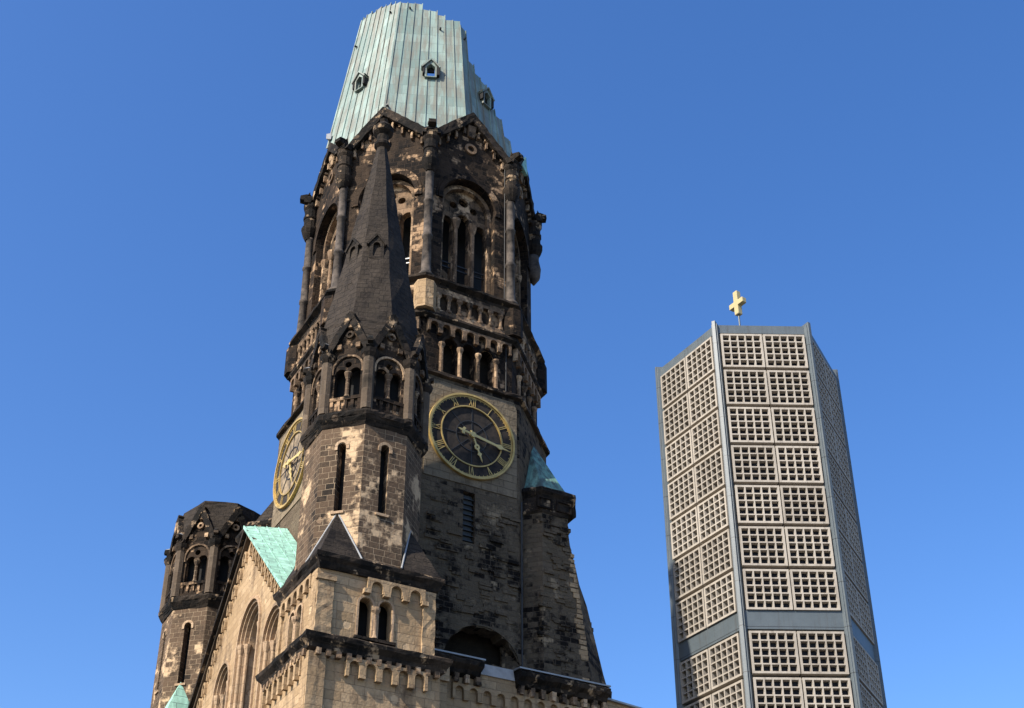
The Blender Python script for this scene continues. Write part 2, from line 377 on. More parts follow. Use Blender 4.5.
def clock(phi, dial_mat):
    f0 = face(phi, 0, 0, A0)
    f = lambda s, z, d: f0(s, CZ + z, d)
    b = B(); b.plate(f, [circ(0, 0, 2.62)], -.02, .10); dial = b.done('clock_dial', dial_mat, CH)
    b = B(); b.plate(f, [circ(0, 0, 2.56), circ(0, 0, 1.93)], .09, .13); b.done('chapter_band', M_dial, dial)
    b = B(); b.plate(f, [circ(0, 0, 2.73, 64), circ(0, 0, 2.61, 64)], -.02, .24); b.plate(f, [circ(0, 0, 2.595, 64), circ(0, 0, 2.53, 64)], .05, .17)
    b.plate(f, [circ(0, 0, 1.95, 64), circ(0, 0, 1.88, 64)], .05, .19); b.done('dial_ring', M_gold, dial)
    for i, t in enumerate(NUM):
        b = B(); roman(b, f, t, .52, 2.25, i * math.pi / 6, .12, .16); b.done('numeral', M_gold, dial)
    b = B()
    for i in range(60):
        a = i * math.pi / 30; b.box(tilt(f, 2.49 * math.sin(a), 2.49 * math.cos(a), -a), -.018, .018, -.03, .03, .12, .15)
    b.done('minute_marks', M_gold, dial)
    b = B()
    for i in range(8):
        a = i * math.pi / 4; b.box(tilt(f, 0, 0, -a), -.02, .02, .3, 1.87, .10, .13)
    b.plate(f, [circ(0, 0, 1.0, 40), circ(0, 0, .95, 40)], .10, .14); b.done('dial_bars', M_iron, dial)
    # hour hand (5.3 h) and minute hand (17 min)
    a = 2 * math.pi * 5.28 / 12; h = tilt(f, 0, 0, -a); b = B()
    b.plate(h, [[(-.05, -.3), (.05, -.3), (.045, .55), (.16, .68), (.16, .84), (.05, .95), (.05, 1.1), (.15, 1.2), (.05, 1.32), (0, 1.72), (-.05, 1.32), (-.15, 1.2), (-.05, 1.1), (-.05, .95), (-.16, .84), (-.16, .68), (-.045, .55)], circ(0, .76, .06, 10)], .24, .29)
    b.done('hour_hand', M_hand, dial)
    a = 2 * math.pi * 16.8 / 60; h = tilt(f, 0, 0, -a); b = B()
    b.plate(h, [[(-.06, -.55), (-.2, -.5), (-.22, -.66), (-.08, -.72), (0, -1.0), (.08, -.72), (.22, -.66), (.2, -.5), (.06, -.55), (.08, .2), (.075, 1.5), (.16, 1.75), (.05, 1.95), (0, 2.45), (-.05, 1.95), (-.16, 1.75), (-.075, 1.5), (-.08, .2)]], .30, .35)
    b.plate(h, [circ(0, 0, .17, 16)], .2, .37)
    b.done('minute_hand', M_hand, dial)
clock(0, M_dial); clock(-90, M_dialpale)  # left dial has the paler colour of the two

# ---- arcade stage + balcony (octagonal)
A1 = 7.1; H1 = A1 * T8
b = B(); hol = {}
for k in range(8):
    hol[k * 45 - 180] = [arch(c, .86, 44.95, 47.55) for c in (-1.2, 0, 1.2)]
slab_ring(b, 0, 0, A1, 44.7, 48.5, hol, .6); arcade = b.done('arcade_wall', M_soot, CH)
for phi in (-90, -45, 0, 45):
    f = face(phi, 0, 0, A1)
    for c in (-.6, .6, -1.8, 1.8):
        b = B(); p = f(c, 0, .10); b.lathe(p.x, p.y, [(.17, 44.95), (.12, 45.1), (.11, 46.7), (.2, 46.95), (.2, 47.05)], 8)
        b.done('arcade_colonnette', M_carved, arcade)
    for c in (-1.2, 0, 1.2):
        b = B(); b.plate(f, [archband(c, .9, .16, 46.9, 47.57)], -.05, .07 + .01 * abs(c)); b.done('arch_moulding', M_soot, arcade)
BAL = B(); BAL.ring(0, 0, [(7.0, 48.48), (7.28, 48.5), (7.5, 48.72), (7.5, 48.88), (7.3, 48.95), (6.9, 48.96)]); bal = BAL.done('balcony', M_trim, CH, rag=.03)
for phi in (-180, -90, -45, 0, 45):
    f = face(phi, 0, 0, A1)
    b = B(); b.plate(f, [scallop(-2.75, 2.75, 47.62, 48.46, 7, .34)], -.05, .30)
    b.done('corbel_table', M_carved, bal)
b = B(); b.ring(0, 0, [(7.0, 48.9), (7.0, 51.0)])
b.done('balustrade_back', M_soot, bal)
for phi in (-180, -90, -45, 0, 45):
    f = face(phi, 0, 0, 7.0); h = 7.0 * T8
    for z0, z1 in ((48.97, 49.35), (50.55, 50.95)):
        b = B(); b.box(f, -h, h, z0, z1, -.02, .29); b.done('parapet_rail', M_carved, bal)
    for i in range(7):
        c = -2.1 + i * .70; b = B(); p = f(c, 0, .17)
        b.ring(p.x, p.y, [(.17, 49.34), (.17, 49.5), (.10, 49.56), (.10, 50.2), (.18, 50.34), (.18, 50.56)], 8); b.done('baluster', M_carved, bal)
for k in range(8):
    a = R(22.5 + 45 * k); x, y = 7.1 / math.cos(R(22.5)) * math.cos(a), 7.1 / math.cos(R(22.5)) * math.sin(a)
    b = B(); b.ring(x, y, [(.62, 48.97), (.62, 50.93)], 8)
    b.done('corner_block', M_block if k == 7 else M_soot, bal)  # one corner in pale stone to look sunlit, the others dark
b = B(); b.ring(0, 0, [(7.0, 50.9), (7.3, 50.96), (7.34, 51.12), (7.62, 51.3), (7.62, 51.46), (7.4, 51.56), (6.6, 51.72)]); b.done('balcony_cornice', M_trim, bal, rag=.03)

# ---- belfry
A2 = 6.8; H2 = A2 * T8
ZV, ZA = 63.2, 66.1
def gshift(phi): return {-45: -.45}.get(phi, 0.0)
b = B(); b.ring(0, 0, [(4.2, 51), (4.2, 63.5), (3.0, 66)]); b.done('belfry_dark_backing', M_black, CH)  # added black backing so the belfry openings read as deep shade
for k in range(8):
    phi = k * 45 - 180; f = face(phi, 0, 0, A2); g0 = gshift(phi)
    b = B()
    b.plate(f, [[(-H2, 51.5), (H2, 51.5), (H2, ZV), (g0, ZA), (-H2, ZV)], arch(0, 3.7, 51.75, 60.55, 18)], -.55, 0)
    wall = b.done('belfry_wall', M_soot, CH)
    if phi in (135, 180, 90, -135): continue
    b = B()   # inner order with three lancets and a round light over them
    b.plate(f, [rect(-2.2, 2.2, 51.55, 60.9), arch(-1.18, .86, 51.8, 57.9), arch(0, .86, 51.8, 58.4), arch(1.18, .86, 51.8, 57.9), circ(-.72, 58.95, .26, 14), circ(.72, 58.95, .26, 14), circ(0, 59.4, .34, 16)], -1.25, -.8)
    b.plate(f, [archband(0, 3.1, .28, 51.6, 60.2, 16)], -.8, -.45)
    win = b.done('belfry_window', M_carved, wall)
    b = B()
    for c in (-.59, .59, -1.72, 1.72):
        b = B(); p = f(c, 0, -.62); b.lathe(p.x, p.y, [(.22, 51.8), (.13, 52.1), (.12, 56.9), (.17, 57.0), (.27, 57.5), (.27, 57.65)], 8)
        b.done('lancet_colonnette', M_carved, wall)
    b = B(); b.plate(f, [archband(0, 3.75, .3, 58.4, 60.57, 18)], -.03, .12); b.plate(f, [archband(0, 4.4, .16, 58.4, 60.88, 18)], -.03, .08)
    b.done('arch_moulding', M_soot, wall)
    b = B()   # iron bars
    for z in (53.9, 54.25): b.box(f, -1.7, 1.7, z, z + .07, -1.0, -.92)
    b.done('iron_bars', M_lead if phi == -45 else M_iron, wall)
    # gable coping and carved hanging arches
    b = B()
    for sg in (-1, 1):
        p0, p1 = (sg * H2, ZV), (g0, ZA)
        L = math.hypot(p1[0] - p0[0], p1[1] - p0[1]); an = math.atan2(p1[1] - p0[1], p1[0] - p0[0])
        ft = tilt(f, p0[0], p0[1], an)
        if sg < 0: b.box(ft, .1, L + .12, -.42, .16, -.3, .42)
        else: b.box(ft, .1, L + .12, -.16, .42, -.3, .415)
    b.done('gable_coping', M_trim, wall, rag=.03)
    for sg in (-1, 1):
        for i in range(4):
            t = .1 + i * .21; c = sg * H2 * (1 - t) + g0 * t; zt = ZV + (ZA - ZV) * t - .35
            b = B(); b.plate(f, [archband(c, .38, .14, zt - .6, zt - .05, 8)], -.02, .22); b.done('hanging_arch', M_carved, wall)
    b = B(); b.plate(f, [circ(g0 * .8, 63.3, .42, 14), circ(g0 * .8, 63.3, .24, 12)], -.02, .14); b.done('gable_roundel', M_carved, wall)
    b = B(); b.hull([f(g0 + s_, z, d) for s_, z, d in ((-.22, 64.3, -.02), (.22, 64.3, -.02), (-.22, 64.3, .16), (.22, 64.3, .16), (-.34, 65.2, -.02), (.34, 65.2, -.02), (-.3, 65.2, .28), (.3, 65.2, .28))]); b.done('gable_bracket', M_carved, wall)
def beast(bb, cx, cy, z, ang, s=1.0):
    """a crouching stone beast that leans out from the corner"""
    f = face(ang, cx, cy, 0)
    bb.hull([f(a * .36 * s, z + h * s, d * s) for a in (-1, 1) for h, d in ((0, -.35), (0, .35), (.55, -.3), (.5, .45), (.3, .55))])
    bb.hull([f(a * .24 * s, z + h * s, d * s) for a in (-1, 1) for h, d in ((.5, .05), (.95, .1), (1.0, .4), (.85, .82), (.55, .85), (.45, .4))])
    for a in (-1, 1):
        bb.hull([f((a * .2 + e) * s, z + h * s, d * s) for e in (-.08, .08) for h, d in ((.9, .15), (1.18, .2), (.9, .35))])
        bb.hull([f((a * .46 + e) * s, z + h * s, d * s) for e in (-.12, .12) for h, d in ((0, .1), (.6, -.1), (.45, .3), (0, .5))])
for k in range(8):
    a = 22.5 + 45 * k - 180
    if a in (157.5, -157.5): pass
    rad = 6.98 / math.cos(R(22.5)); x, y = rad * math.cos(R(a)), rad * math.sin(R(a))
    b = B(); b.lathe(x, y, [(.5, 51.5), (.5, 51.7), (.3, 52.0), (.25, 54.6), (.31, 54.65), (.31, 54.85), (.25, 54.9), (.25, 57.4), (.31, 57.45), (.31, 57.6), (.25, 57.65), (.25, 59.9), (.3, 60.0)], 10)
    if abs(a - 67.5) < 1: b.bm.free(); b = B(); b.lathe(x, y, [(.05, 57.6), (.42, 58.2), (.48, 58.9), (.36, 59.6), (.36, 60.0)], 10)
    pier = b.done('corner_column', plain('grey_shaft_stone', (.062, .048, .037), .95, 0, .85, 2.2, .6) if k == 0 else bpy.data.materials['grey_shaft_stone'], CH, True)
    x2, y2 = x * 1.01, y * 1.01
    b = B(); b.lathe(x2, y2, [(.26, 59.9), (.44, 60.3), (.55, 60.7), (.55, 60.88), (.42, 61.0), (.42, 61.6), (.48, 61.65), (.48, 61.85), (.42, 61.9), (.42, 62.4), (.52, 62.6), (.54, 62.85), (.35, 62.9)], 12); b.done('capital', M_trim, pier)
    b = B(); beast(b, x2, y2, 62.8, a, 1.0); b.done('stone_beast', M_trim, pier)

# ---- copper stump of the spire
ZT, Z0S, R0S = 120., 66.0, 7.0
SX, SY, SROT = -.12, -.22, -1.5
def spt(phi, t, z, k=0.0):
    r = R0S * (ZT - z) / (ZT - Z0S) + k
    p0 = Vector((r * math.cos(R(phi + SROT)), r * math.sin(R(phi + SROT)), 0)); p1 = Vector((r * math.cos(R(phi + 45 + SROT)), r * math.sin(R(phi + 45 + SROT)), 0))
    q = p0.lerp(p1, t); return Vector((q.x + SX, q.y + SY, z))
tops = {-135: [74, 76, 77, 78, 79, 79.5, 79.8, 79.9], -90: [79.3, 79.6, 79.2, 79.3, 79.1, 78.9, 78.6, 78.3],
        -45: [78.1, 78.1, 78.1, 77.4, 77.4, 76.9, 76.4, 76.4], 0: [75.8, 72.6, 71.7, 71.5, 69.5, 69.0, 67.4, 65.9],
        45: [65.5, 65.2, 66, 65.8, 66.5, 66, 66.6, 67], 90: [67, 67.5, 68, 67.8, 68.5, 69, 69.3, 69.6], 135: [70, 70, 71, 71, 72, 72, 72.4, 72.6], 180: [72.5, 73, 73, 73.2, 73.6, 73.8, 74, 74]}
NS = 8
b = B(); ribs = B(); rj = random.Random(4)
DOR = {-45: (.55, 70.4), -90: (.42, 71.0), 0: (.42, 69.6)}
for phi in range(-180, 180, 45):
    tl = tops.get(phi) or tops[180]
    for i in range(NS):
        t0, t1 = i / NS + .002, (i + 1) / NS - .002
        zb0 = Z0S - 2.9 * (1 - abs(2 * t0 - 1)); zb1 = Z0S - 2.9 * (1 - abs(2 * t1 - 1))
        zt = tl[i] + rj.uniform(-.06, .06); zu = zt + rj.uniform(-.14, .1)
        segs = [(zb0, zb1, zt, zu)]
        if phi in DOR and t0 <= DOR[phi][0] < t1 and DOR[phi][1] < zt - 1.5:
            zd = DOR[phi][1]; segs = [(zb0, zb1, zd - .75, zd - .75), (zd + .6, zd + .6, zt, zu)]
        for a0, a1, c0, c1 in segs:
            b.loft([[spt(phi, t0, a0, 0), spt(phi, t1, a1, 0), spt(phi, t1, a1, -.14), spt(phi, t0, a0, -.14)], [spt(phi, t0, c0, 0), spt(phi, t1, c1, 0), spt(phi, t1, c1, -.14), spt(phi, t0, c0, -.14)]])
        ztr = max(zt, tl[i - 1]) if i else zt
        if phi in DOR and abs(i / NS - DOR[phi][0]) < .01: continue
        t = i / NS; w = .006 if i else .012
        ribs.loft([[spt(phi, t - w, zb0, .0), spt(phi, t + w, zb0, .0), spt(phi, t + w, zb0, .07), spt(phi, t - w, zb0, .07)], [spt(phi, t - w, ztr, .0), spt(phi, t + w, ztr, .0), spt(phi, t + w, ztr, .07), spt(phi, t - w, ztr, .07)]])
spire = b.done('copper_spire', M_copper, CH)
ribs.done('standing_seams', M_copper, spire)
for phi, (t, z) in DOR.items():
    p = spt(phi, t, z); f = face(phi + 22.5 + SROT, 0, 0, 0)
    c0 = Vector((math.cos(R(phi + 22.5 + SROT)), math.sin(R(phi + 22.5 + SROT)), 0)); tg = Vector((-c0.y, c0.x, 0))
    ff = lambda s, zz, d, p=p, c0=c0, tg=tg: p + tg * s + c0 * d + Vector((0, 0, zz))
    b = B(); b.plate(ff, [[(-.40, -.72), (.40, -.72), (.40, .25), (0, .9), (-.40, .25)], [(-.28, -.66), (.28, -.66), (.28, .22), (0, .5), (-.28, .22)]], .0, .30)
    for sg in (-1, 1):
        an = math.atan2(.78, -.62 * sg); ft = tilt(ff, sg * .62, .12, an)
        b.box(ft, 0, 1.0, -.05, .05, -.25, .42 + .004 * sg)
    b.done('spire_dormer', M_copper, spire)
    for q_ in ((-.55, -.425, -.42, .38, -.3, .36), (.425, .60, -.55, .38, -.3, .36), (-.25, .25, .05 if phi == -45 else -.62, .44, -.15, -.01)):
        b = B(); b.box(ff, *q_); b.done('dormer_dark_block', M_black, spire)  # black blocks paint the dark in and beside the dormer opening
b = B()
for phi, i, z in ((-45, 1.4, 77.4), (-45, 5.4, 75.2), (-90, 6.3, 77.6), (-90, .5, 76.2), (0, .6, 74.6), (-45, .3, 66.5)):
    p = spt(phi, i / NS, z, .02); q = spt(phi, i / NS, z, .22); b.tube(p, q, .07)
b.done('iron_hooks', M_iron, spire)
b = B()   # small copper hood of a gable on the far right corner
f = face(45, 0, 0, A2 + .3); b.hull([f(s_, z, d) for s_, z, d in ((-1.1, 64.7, .2), (.3, 65.0, .2), (.15, 66.6, .15), (-1.1, 64.7, -.4), (.3, 65.0, -.4), (.15, 66.6, -.4))]); b.done('copper_hood', M_copper2, CH)

b = B(); prev = None
for z in (44.9, 48.3, 49.0, 51.5, 56, 60, 62.9):
    p = face(0, 0, 0, 7.15 if z < 51 else 6.92)(2.45, z, .1)
    if prev is not None: b.tube(prev, p, .022, n=5)
    prev = p
b.done('lightning_cable', M_iron, CH)
b = B(); p = spt(-90, .03, 66.9, .1); b.hull([p + Vector(v) for v in ((-.14, 0, -.25), (.14, 0, -.25), (0, -.3, -.25), (-.14, 0, .3), (.14, 0, .3), (0, -.3, .2))]); b.done('roof_lamp', M_lead, CH)

# ------------------------------------------------------------------ octagonal turrets
def turret(parent, cx, cy, k, zc, spire, phis=(-90, -45, 0), z0=0.0, tip=61.8, slits=(-45, 0), name='corner_turret'):
    """k = size; zc = height of its cornice; spire True or height of the broken stump"""
    zz = lambda z: zc + (z - 39.75) * k
    a = 2.95 * k; h = a * T8
    b = B()
    hol = {p: [arch(0, .46 * k, zz(34.2), zz(38.3), 6)] for p in slits}
    slab_ring(b, cx, cy, a, z0, zz(39.3), hol, .5)
    body = b.done(name, M_turret, parent)
    b = B(); b.ring(cx, cy, [(a - .62, z0), (a - .62, zz(44))]); b.done('turret_dark_backing', M_black, body)  # black filler, paints the hollow turret's inner shade
    for p in slits:
        f = face(p, cx, cy, a); b = B(); b.box(f, -.36 * k, .36 * k, zz(34.05), zz(34.19), -.3, .08); b.done('slit_sill', M_tan, body)
        b = B(); b.plate(f, [archband(0, .5 * k, .16 * k, zz(37.9), zz(38.33), 8)], -.02, .05); b.done('slit_arch', M_tan, body)
    b = B(); b.ring(cx, cy, [(a - .05, zz(39.2)), (a + .06 * k, zz(39.35)), (a + .12 * k, zz(39.5)), (a + .3 * k, zz(39.8)), (a + .34 * k, zz(40.0)), (a + .3 * k, zz(40.12)), (a - .1, zz(40.3))]); b.done('turret_cornice', M_trim, parent, rag=.03)
    # open arcade stage, one gable on every side
    zg, zv = 46.7, 44.3
    ao = a - .03
    for i in range(8):
        phi = i * 45 - 180; f = face(phi, cx, cy, ao); ho = ao * T8
        b = B()
        b.plate(f, [[(-ho, zz(40.2)), (ho, zz(40.2)), (ho, zz(zv)), (0, zz(zg)), (-ho, zz(zv))], arch(-.42 * k, .66 * k, zz(41.25), zz(43.1), 8), arch(.42 * k, .66 * k, zz(41.25), zz(43.1), 8), circ(0, zz(43.35), .2 * k, 12)], -.35 * k, 0)
        w = b.done('arcade_gable', M_soot, parent)
        if phi not in phis and phi not in (45, -135): continue
        b = B()
        p = f(0, 0, -.05); b.lathe(p.x, p.y, [(.17 * k, zz(41.25)), (.11 * k, zz(41.45)), (.10 * k, zz(42.4)), (.2 * k, zz(42.75)), (.2 * k, zz(42.85))], 8)
        b.done('arcade_colonnette', M_turret, w)
        b = B(); b.plate(f, [archband(0, 1.62 * k, .12 * k, zz(42.75), zz(43.85), 12)], -.02, .1 * k); b.done('arch_moulding', M_carved, w)
        b = B(); b.box(f, -ho * .8, ho * .8, zz(41.0), zz(41.2), -.02, .12 * k); b.box(f, -ho * .8, ho * .8, zz(40.25), zz(40.42), -.02, .10 * k)
        for j in range(5):
            c = (-.8 + j * .4) * k; b.box(f, c - .09 * k, c + .09 * k, zz(40.42), zz(41.0), -.02, .09 * k)
        b.done('arcade_parapet', M_soot, w)
        b = B()
        for sg in (-1, 1):
            p0, p1 = (sg * ho, zz(zv)), (0, zz(zg))
            L = math.hypot(p1[0] - p0[0], p1[1] - p0[1]); an = math.atan2(p1[1] - p0[1], p1[0] - p0[0]); ft = tilt(f, p0[0], p0[1], an)
            if sg < 0: b.box(ft, 0, L + .05, -.3 * k, .1 * k, -.2, .28 * k)
            else: b.box(ft, 0, L + .05, -.1 * k, .3 * k, -.2, .276 * k)
        b.done('gable_coping', M_trim, w, rag=.025)
        b = B(); b.plate(f, [circ(0, zz(45.3), .24 * k, 12), circ(0, zz(45.3), .12 * k, 10)], -.02, .14 * k); b.done('gable_roundel', M_carved, w)
        for c, h0, h1, hw in ((-.55, 44.35, 44.65, .13), (.55, 44.35, 44.65, .13), (0, 45.75, 46.1, .16)):
            b = B(); b.box(f, (c - hw) * k, (c + hw) * k, zz(h0), zz(h1), -.02, .19 * k); b.done('gable_bracket', M_carved, w)
    for i in range(8):   # corner piers with a beast in every valley
        an = 22.5 + 45 * i - 180
        if an in (112.5, 157.5): continue
        rad = (ao + .02) / math.cos(R(22.5)); x, y = cx + rad * math.cos(R(an)), cy + rad * math.sin(R(an))
        b = B(); b.ring(x, y, [(.3 * k, zz(40.2)), (.3 * k, zz(43.5))], 8); pier = b.done('corner_pier', M_pier, parent)
        b = B(); b.ring(x, y, [(.3 * k, zz(43.5)), (.42 * k, zz(43.75)), (.46 * k, zz(44.0)), (.3 * k, zz(44.1))], 8); beast(b, x, y, zz(44.05), an, .62 * k); b.done('stone_beast', M_trim, pier)
        if an in (-67.5, -22.5, -112.5):
            f = face(an, x, y, 0); b = B(); b.hull([f(s_ * k, zz(z), d * k) for s_, z, d in ((-.18, 44.72, .1), (.18, 44.7, .12), (0, 44.86, .2), (-.12, 44.68, .55), (.1, 44.7, .5), (0, 44.6, .3))]); b.done('lead_flashing', M_lead, pier)
    # stone roof: ridges rise from the gable tips
    A = [Vector((cx + ao * math.cos(R(p)), cy + ao * math.sin(R(p)), zz(zg))) for p in range(-180, 180, 45)]
    V = [Vector((cx + ao / math.cos(R(22.5)) * math.cos(R(p + 22.5)), cy + ao / math.cos(R(22.5)) * math.sin(R(p + 22.5)), zz(zv))) for p in range(-180, 180, 45)]
    b = B()
    if spire is True:
        ztp = tip; rt = .28 * k
        cx2, cy2 = cx + .05, cy - .1
    else:
        ztp = spire; f_ = (zz(62.) - ztp) / (zz(62.) - zz(zg)); rt = ao * f_; cx2, cy2 = cx, cy
    Tp = [Vector((cx2 + rt * math.cos(R(p)), cy2 + rt * math.sin(R(p)), ztp)) for p in range(-180, 180, 45)]
    if spire is not True:
        dz = [0, .5, -.25, .35, .2, .15, -.2, -.1]
        for i, q in enumerate(Tp): q.z += dz[i] * k * .5
    for i in range(8):
        j = (i + 1) % 8
        va, vv, vb = b.bm.verts.new(A[i]), b.bm.verts.new(V[i]), b.bm.verts.new(A[j]); t0, t1 = b.bm.verts.new(Tp[i]), b.bm.verts.new(Tp[j])
        b.bm.faces.new((va, vv, vb)); b.bm.faces.new((va, vb, t1, t0))
    tc_ = [b.bm.verts.new(q) for q in Tp]; b.bm.faces.new(tc_)
    bc = [b.bm.verts.new(q) for pr in zip(A, V) for q in pr]; cc = b.bm.verts.new(Vector((cx, cy, zz(zv))))
    for i in range(16): b.bm.faces.new((bc[i], bc[(i + 1) % 16], cc))
    bmesh.ops.remove_doubles(b.bm, verts=b.bm.verts[:], dist=1e-4)
    roof = b.done('turret_spire' if spire is True else 'broken_roof', M_slate, parent, rag=.035)
    if spire is True:
        b = B(); b.lathe(cx2, cy2, [(r_ * k, ztp + h_ * k) for r_, h_ in ((.3, -.2), (.5, 0), (.52, .2), (.36, .4), (.36, .9), (.6, 1.15), (.66, 1.5), (.45, 1.75), (.2, 2.1), (.26, 2.3), (.05, 2.5))], 10); b.done('spire_finial', M_trim, roof)
        for p in (-67.5, -22.5):
            zd = ztp - 9.7 * k; fr_ = (ztp - zd) / (ztp - zz(zg)); rm = (ao * fr_ + rt * (1 - fr_)) * math.cos(R(22.5))
            f = face(p, cx, cy, rm); b = B()
            b.plate(f, [[(-.38, -.68 + zd), (.38, -.68 + zd), (.38, .32 + zd), (0, .9 + zd), (-.38, .32 + zd)], arch(0, .38, zd - .54, zd + .4, 6)], -.3, .16)
            for sg in (-1, 1): b.box(tilt(f, sg * .5, zd + .22, math.atan2(.85, -.6 * sg)), 0, .9, -.05, .06, -.3, .24 + .003 * sg)
            b.done('roof_dormer', M_slate, roof)
            b = B(); b.box(f, -.22, .22, zd - .6, zd + .34, -.1, -.02); b.done('dormer_dark_panel', M_black, roof)  # black panel paints the shade in the dormer hole
    return body
M_pier = stone('grey_brown_pier_stone', (.09, .066, .046), (.17, .128, .09), (.025, .02, .015), -.1, .6, (.12, .09, .07), .5, bw=1.4, rh=.8, seed=81, bump=.3)

# ---- ruined corner turrets with a copper cap (right and far left)
def ruin(cx, cy, sg, flare=True):
    """sg=+1: broken towards +y, -1: towards -x"""
    def oct(a, dx=0, dy=0, cut=0.0):
        pts = []
        for i in range(8):
            an = R(22.5 + 45 * i); x, y = a / math.cos(R(22.5)) * math.cos(an), a / math.cos(R(22.5)) * math.sin(an)
            if sg > 0 and y > 0: y *= (1 - cut)
            if sg < 0 and x < 0: x *= (1 - cut)
            pts.append((cx + x, cy + y))
        return pts
    levels = [(0, 3.0, -.42), (25, 3.0, -.42), (27.4, 3.0, -.37), (29, 2.98, -.22), (31, 2.95, -.07), (33, 2.94, .09), (34.2, 2.93, .24), (35.0, 2.92, .40), (35.6, 2.92, .52), (36.4, 2.92, .60), (37.4, 2.92, .60)]
    b = B(); b.loft([[(x, y, z) for x, y in oct(a, cut=c)] for z, a, c in levels]); 
    rr = random.Random(9)
    for z in [27.2 + i * .31 for i in range(31)]:     # broken stones along the torn edge
        c = 0.0
        for (za, _, ca), (zb_, _, cb) in zip(levels, levels[1:]):
            if za <= z <= zb_: c = ca + (cb - ca) * (z - za) / (zb_ - za)
        ext = 3.0 * (1 - c)
        for j in range(4):
            u = rr.uniform(-.9, .9); w = ext + rr.uniform(-.16, .02)
            if sg > 0: f = face(90, cx + u, cy, w)
            else: f = face(180, cx, cy - u, w)
            b.box(f, -.35, .35, z, z + rr.uniform(.2, .29), -.6, rr.uniform(0, .05))
    for i in range(90):
        z = rr.uniform(27, 36.8); w = rr.uniform(.15, .4)
        for ph, m in ((0, 1.2), (-90, 1.2)) if sg > 0 else ((-90, 1.2),):
            s_ = rr.uniform(-m, .6); b.box(face(ph, cx, cy, 2.93), s_ - w, s_ + w, z, z + rr.uniform(.12, .28), -.1, rr.uniform(.03, .13))
    body = b.done('ruined_turret', M_shaft, CH)
    if sg > 0:
        b = B()
        for i in range(26):
            z = 27.3 + i * .3; s_ = 1.5 if z < 29 else 1.5 - (z - 29) * .13
            w = rr.uniform(.15, .55); b.box(face(0, cx, cy, 2.93), s_ - w, s_ + .03, z, z + rr.uniform(.2, .27), -.1, rr.uniform(.03, .10))
        b.jitter(.02, 6); b.done('painted_sun_edge', M_block, body)  # paler stones put the look of a sunlit strip into the colour
    b = B(); b.loft([[(x, y, z) for x, y in oct(a, cut=c)] for a, z, c in ((2.95, 37.2, .62), (3.02, 37.35, .60), (3.02, 38.2, .58), (3.06, 38.3, .40), (3.2, 38.5, .36), (3.2, 38.72, .36), (2.9, 38.95, .42))]); b.done('turret_cornice', M_trim, body, rag=.03)
    b = B(); b.loft([[(x, y, 38.98) for x, y in oct(2.7, cut=.48)], [(x, y, 39.6) for x, y in oct(2.35, cut=.55)], [(x * .45 + cx * .55 * 0 + (cx * .9) * .55, y * .45 + (cy * .9) * .55, 43.6) for x, y in oct(.9, cut=.5)]]); b.done('copper_cap', M_copper3 if sg > 0 else M_slate, body)
    if sg > 0:
        f = face(0, cx, cy, 3.02); b = B()
        for c in (-1.1, .15): b.plate(f, [[(-.5 + c, 37.45), (.5 + c, 37.45), (.5 + c, 38.15), (-.5 + c, 38.15)], [(-.38 + c, 37.55), (.38 + c, 37.55), (.38 + c, 38.05), (-.38 + c, 38.05)]], -.05, .08)
        b.done('blind_panel', M_soot, body)
    return body
ruin(4.95, 5.65, 1)
b = B(); b.ring(-5.5, 5.5, [(3.0, 0), (3.0, 39)]); b.done('ruined_turret', M_shaft, CH)
ruin(-5.5, -5.5, -1)


# ------------------------------------------------------------------ front stair tower (square block, octagon, stone spire)
c_, s_r = math.cos(R(YAW)), math.sin(R(YAW))
def base(x, y): return (OX + x * c_ - y * s_r, OY + x * s_r + y * c_, 0)
FT = empty('stair_tower', base(11.38, -7.87), R(YAW), 'nearer octagonal stair tower with tall dark stone spire in front of the clock tower', 'stair tower', 'stair towers beside the gable')
turret(FT, 0, 0, .9, 35.94, True, z0=27.9, tip=55.9, name='octagon_wall')
def boxring(b, x0, x1, y0, y1, prof):
    b.loft([[(x0 - o, y0 - o, z), (x1 + o, y0 - o, z), (x1 + o, y1 + o, z), (x0 - o, y1 + o, z)] for o, z in prof])
BX0, BX1, BY0, BY1 = -2.0, 2.8, -2.8, 2.8
Z0, Z1 = 24.24, 27.48
fR = face(0, BX1, 0, 0); fL = face(-90, 0, BY0, 0)      # right face: s = y ; left face: s = x
b = B()
WR = [(-.58, .62), (.38, .62)]; WL = [(-.35, .6), (.58, .6)]
ha = lambda c, w: arch(c, w, Z0 + .38, Z0 + 2.24, 10)
b.plate(fR, [rect(BY0, BY1, Z0, Z1)] + [ha(*q) for q in WR], -.5, 0)
b.plate(fL, [rect(BX0, BX1 - .5, Z0, Z1)] + [ha(*q) for q in WL], -.5, 0)
b.plate(face(180, BX0, 0, 0), [rect(-BY1, -BY0 - .5, Z0, Z1)], -.5, 0); b.plate(face(90, 0, BY1, 0), [rect(-BX1 + .5, -BX0 - .5, Z0, Z1)], -.5, 0)
bl = b.done('stair_block', M_block, FT)
b = B(); boxring(b, BX0, BX1, BY0, BY1, [(-.9, Z0), (-.9, Z1)]); b.done('block_dark_backing', M_black, bl)  # black filler behind the windows, shade given by colour
def piece(name, mat, parent, fn, jit=0, seed=1):
    b = B(); fn(b)
    if jit: b.jitter(jit, seed)
    return b.done(name, mat, parent, rag=.03 if 'cornice' in name and 'bracket' not in name else .02 if name in ('gable_coping', 'pyramid_cap', 'corner_strip') else 0)
piece('corner_strip', M_block, bl, lambda b: b.box(fR, BY0 - .14, BY0 + .62, Z0 + .02, Z1 - .62, -.02, .14), .02, 3)
